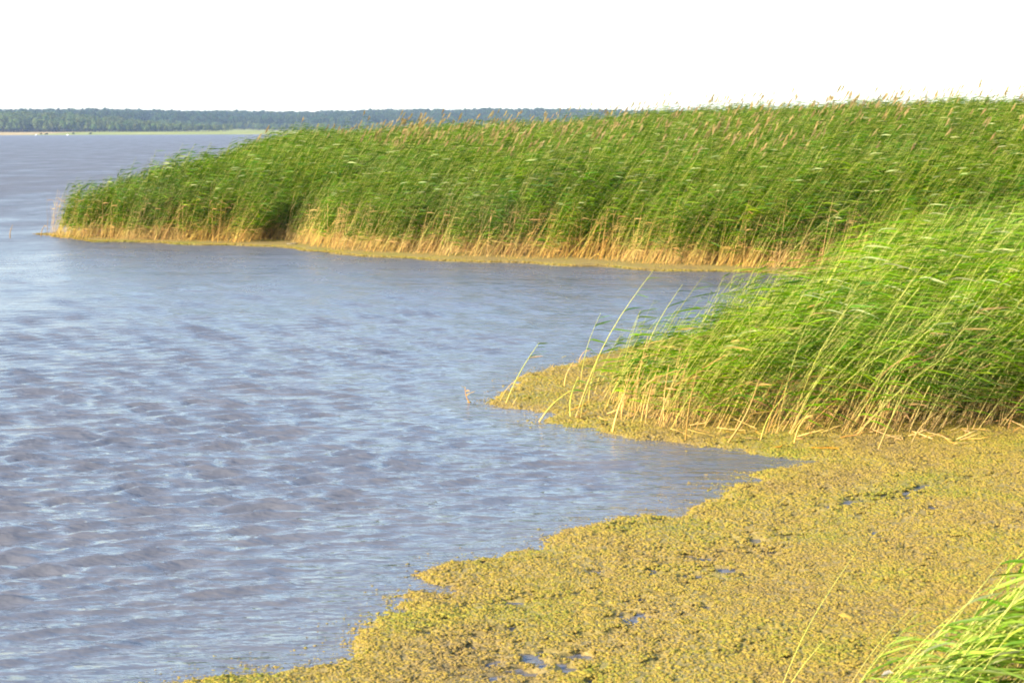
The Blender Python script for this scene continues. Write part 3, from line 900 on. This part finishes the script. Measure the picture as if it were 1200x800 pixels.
o = link("fallen_leaf", new_mesh("fallen_leaf", v, f, True, (M_white,))); o.location = (p[0], p[1], .055)
tag(o, "small bright white leaf lying at the left foot of the foreground tuft", "leaf")

# fallen stalks lying on the mat at the feet of the clump
frag = []
for _ in range(6):
    Lf = rnd.uniform(.12, .38)
    P = [np.array([t * Lf, .03 * math.sin(t * 3 + _), .012 + .03 * t * rnd.random()]) for t in (0, .3, .6, 1.0)]
    cc = STRAW * rnd.uniform(.7, 1.25) if _ % 3 else RUST * 1.1
    v, f, c = tube(P, [.006, .0055, .005, .003], [cc] * 4, 5)
    frag.append(new_mesh("fallen_stalk", v, f, True, (M_stem,), np.array(c)))
gS = np.random.default_rng(77)
for k in range(80):
    px = gS.uniform(640, 1240); base = 486 + (px - 640) * 0.14 if px < 860 else 517 - max(0, px - 1060) * .07
    py = base + gS.normal(-3, 9)
    b = at(px, py, .02)
    if poly_sd(b[0], b[1], MAT) < 0.1: continue
    o = link("fallen_stalk", frag[int(gS.integers(0, 6))])
    o.location = (b[0], b[1], .022); o.rotation_euler = (0, -gS.uniform(0, .35), gS.uniform(-1.2, 4.2)); 
    tag(o, "dead reed stalk lying on the mat at the feet of the clump", "fallen stalk", "fallen stalks at the feet of the clump")

# ------------------------------------------------------------------ swans at the far shore
def swan(px, py, Y, label, flip=1):
    chain = [((0, 0, .12), .10), ((.25, 0, .16), .24), ((.6, 0, .18), .30), ((.95, 0, .20), .24), ((1.15, 0, .34), .11), ((1.12, 0, .58), .075),
             ((1.18, 0, .80), .07), ((1.30, 0, .86), .085), ((1.42, 0, .80), .03)]
    V = []; F = []; k = 8
    for i, (p_, r_) in enumerate(chain):
        q0 = np.array(chain[max(i - 1, 0)][0]); q1 = np.array(chain[min(i + 1, len(chain) - 1)][0])
        d = (q1 - q0) / np.linalg.norm(q1 - q0); a = np.array([0, 1, 0.]); b = np.cross(d, a)
        for j in range(k):
            t = 2 * math.pi * j / k
            V.append(np.array(p_) + r_ * (math.cos(t) * a + math.sin(t) * b))
    for i in range(len(chain) - 1):
        for j in range(k):
            q = (j + 1) % k
            F.append((i * k + j, i * k + q, (i + 1) * k + q, (i + 1) * k + j))
    F.append(tuple(range(k))[::-1]); F.append(tuple(range((len(chain) - 1) * k, len(chain) * k)))
    o = link("swan", new_mesh("swan", V, F, True, (M_bird,)))
    b = at_y(px, py, Y); o.location = (b[0], Y, -0.05); o.scale = (1.15 * flip, 1.15, 1.15)
    tag(o, label, "bird", "white birds at the far shore")
swan(41, 158, 1290, "white bird on the water at the end of the tan far field")
swan(80.5, 158, 1290, "white bird on the water before the pale green far field", -1)

# ------------------------------------------------------------------ far shore: field, hills, wood
def hill_z(x, y):
    z = 0.3 + 2.0 * sstep(1360, 1560, y)
    # front rise with the lighter wood at the left, tapering to the right
    taper = 1 - sstep(-560, -250, x)
    z = z + 8.0 * sstep(1560, 1720, y) * (0.03 + 0.97 * taper)
    z = z + (15.0 - 4.0 * taper + 2.0 * sstep(-400, 0, x) - 7.0 * sstep(0, 500, x)) * sstep(1900, 2500, y)
    z = z + 9.0 * (fbm(x * 0.006, y * 0.003, 101, 3) - 0.5) * sstep(1600, 2200, y)
    return z - 1.6 * (1 - sstep(1335, 1375, y + (fbm(x * 0.01, x * 0, 103) - .5) * 18))

def field_material():
    m, nt, out = mat_new("far_field")
    L = nt.links.new
    geo = N(nt, "ShaderNodeNewGeometry"); sep = N(nt, "ShaderNodeSeparateXYZ"); L(geo.outputs["Position"], sep.inputs[0])
    mr = N(nt, "ShaderNodeMapRange"); mr.inputs["From Min"].default_value = -418; mr.inputs["From Max"].default_value = -398
    L(sep.outputs["X"], mr.inputs["Value"])
    nz = N(nt, "ShaderNodeTexNoise"); nz.inputs["Scale"].default_value = 0.02; nz.inputs["Detail"].default_value = 5
    L(geo.outputs["Position"], nz.inputs["Vector"])
    r1 = N(nt, "ShaderNodeValToRGB")
    r1.color_ramp.elements[0].position = .35; r1.color_ramp.elements[0].color = (0.15, 0.18, 0.05, 1)
    r1.color_ramp.elements[1].position = .65; r1.color_ramp.elements[1].color = (0.24, 0.24, 0.08, 1)
    L(nz.outputs["Fac"], r1.inputs[0])
    mx = N(nt, "ShaderNodeMixRGB"); mx.inputs[1].default_value = (0.30, 0.23, 0.11, 1)
    L(mr.outputs[0], mx.inputs[0]); L(r1.outputs[0], mx.inputs[2])
    d = N(nt, "ShaderNodeBsdfDiffuse"); L(mx.outputs[0], d.inputs["Color"]); L(d.outputs[0], out.inputs["Surface"])
    return m
M_field = field_material()
def build_shore():
    xs = np.linspace(-2400, 2400, 240); ys = np.concatenate([np.linspace(1320, 1400, 20)[:-1], np.linspace(1400, 2800, 90)])
    Y, X = np.meshgrid(ys, xs, indexing='ij')
    V = np.stack([X, Y, hill_z(X, Y)], -1).reshape(-1, 3)
    tag(link("far_shore", new_mesh("far_shore", V, grid_faces(*X.shape), True, (M_field,))),
        "pale green and tan fields rising to low wooded hills beyond the lake", None, None, "structure")
build_shore()

def tree_mesh(i, r, dark):
    V = []; F = []; C = []; MI = []
    H = r.uniform(9, 12); W = r.uniform(3.6, 5.0)
    v, f, c = tube([(0, 0, 0), (0.1, 0, H * .3), (0, .1, H * .7)], [.3, .22, .1], [np.array([.08, .065, .05])] * 3, 5)
    V += v; F += f; C += c; MI += [0] * len(f)
    lobes = [(r.uniform(-.5, .5) * W, r.uniform(-.5, .5) * W, H * r.uniform(.38, .86), r.uniform(.32, .55) * W) for _ in range(9)]
    base = np.array([0.030, 0.052, 0.020]) if dark else np.array([0.070, 0.095, 0.030])
    for _ in range(420):
        lx, ly, lz, lr = r.choice(lobes)
        d = np.array([r.gauss(0, 1), r.gauss(0, 1), r.gauss(0.2, 1)]); d /= np.linalg.norm(d)
        p = np.array([lx, ly, lz]) + d * lr * r.uniform(.75, 1.08)
        s = r.uniform(.25, .6)
        a = np.cross(d, (0.3, 0.2, 1.0)); a /= np.linalg.norm(a); b = np.cross(d, a) + np.array([r.gauss(0, .4) for _ in range(3)])
        cc = base * r.uniform(.75, 1.3)
        o = len(V)
        V += [p - a * s - b * s * .7, p + a * s - b * s * .8, p + a * s * .8 + b * s, p - a * s * .7 + b * s * .9]; C += [cc] * 4
        F.append((o, o + 1, o + 2, o + 3)); MI.append(0)
    return new_mesh("far_tree_%d" % i, V, F, False, (M_tree,), np.array(C), MI)
tree_shapes = [tree_mesh(i, rnd, i < 5) for i in range(10)]
def build_woods():
    g = np.random.default_rng(41)
    def put(name, x, y, idx, sc_, label):
        z = hill_z(x, y) - .2; n = len(x)
        scatter(name, np.stack([x, y, z], -1), np.stack([np.zeros(n), np.zeros(n), g.uniform(0, 6.28, n)], -1),
                np.stack([sc_ * g.uniform(.9, 1.25, n), sc_ * g.uniform(.9, 1.25, n), sc_], -1), idx, tree_shapes, label, "wood")
    x, y = sample(-900, -240, 1562, 1800, 1 / 36.0, g)
    edge = -250 - (y - 1562) * 1.0 - 20 * vnoise(y * .02, y * 0, 5)
    ok = x < edge; x, y = x[ok], y[ok]
    hgt = (0.55 + .55 * (1 - sstep(-520, -260, x))) * g.uniform(.75, 1.2, len(x))
    put("near_wood", x, y, g.integers(5, 10, len(x)), hgt, "lighter green wood of small trees on the left of the far shore")
    x, y = sample(-1500, 1500, 1960, 2560, 1 / 95.0, g)
    put("far_wood", x, y, g.integers(0, 5, len(x)), g.uniform(.8, 1.45, len(x)), "long dark blue green wood along the hazy skyline")
    # rough low scrub at the foot of the back wood
    x, y = sample(-1500, 1500, 1880, 1965, 1 / 60.0, g)
    put("scrub", x, y, g.integers(3, 10, len(x)), g.uniform(.35, .8, len(x)), "low scrub fringing the foot of the far wood")
build_woods()

for k, (px, w, lab) in enumerate(((48, 1.0, "dark green bush beside the tan field end on the far shore"), (54.5, 1.15, "dark bush standing right in the shore grass, second along the far field"),
                              (86, 0.9, "small isolated bush in the middle of the pale far field"), (106, 1.0, "grey green bush near the water in the bright far field"))):
    Y = 1395.0
    b = at_y(px, 155, Y)
    o = link("bush", tree_shapes[k]); o.location = (b[0], Y, float(hill_z(np.array(b[0]), np.array(Y))) - .7); o.scale = (w * .42, w * .42, .2)
    tag(o, lab, "bush", "bushes on the far shore")

# ------------------------------------------------------------------ haze
hm = bpy.data.materials.new("haze"); hm.use_nodes = True
nt = hm.node_tree
for n in list(nt.nodes): nt.nodes.remove(n)
out = nt.nodes.new("ShaderNodeOutputMaterial")
pv = nt.nodes.new("ShaderNodeVolumePrincipled")
pv.inputs["Color"].default_value = (0.50, 0.68, 1.0, 1)
pv.inputs["Density"].default_value = 0.000085
pv.inputs["Anisotropy"].default_value = 0.0
nt.links.new(pv.outputs[0], out.inputs["Volume"])
x0, x1, y0, y1, z0, z1 = -7200, 7200, -420, 7200, -1.9, 62.0
V = [(x0, y0, z0), (x1, y0, z0), (x1, y1, z0), (x0, y1, z0), (x0, y0, z1), (x1, y0, z1), (x1, y1, z1), (x0, y1, z1)]
F = [(3, 2, 1, 0), (4, 5, 6, 7), (0, 1, 5, 4), (1, 2, 6, 5), (2, 3, 7, 6), (3, 0, 4, 7)]
tag(link("haze", new_mesh("haze", V, F, False, (hm,))), "thin summer haze over the lake", None, None, "stuff")
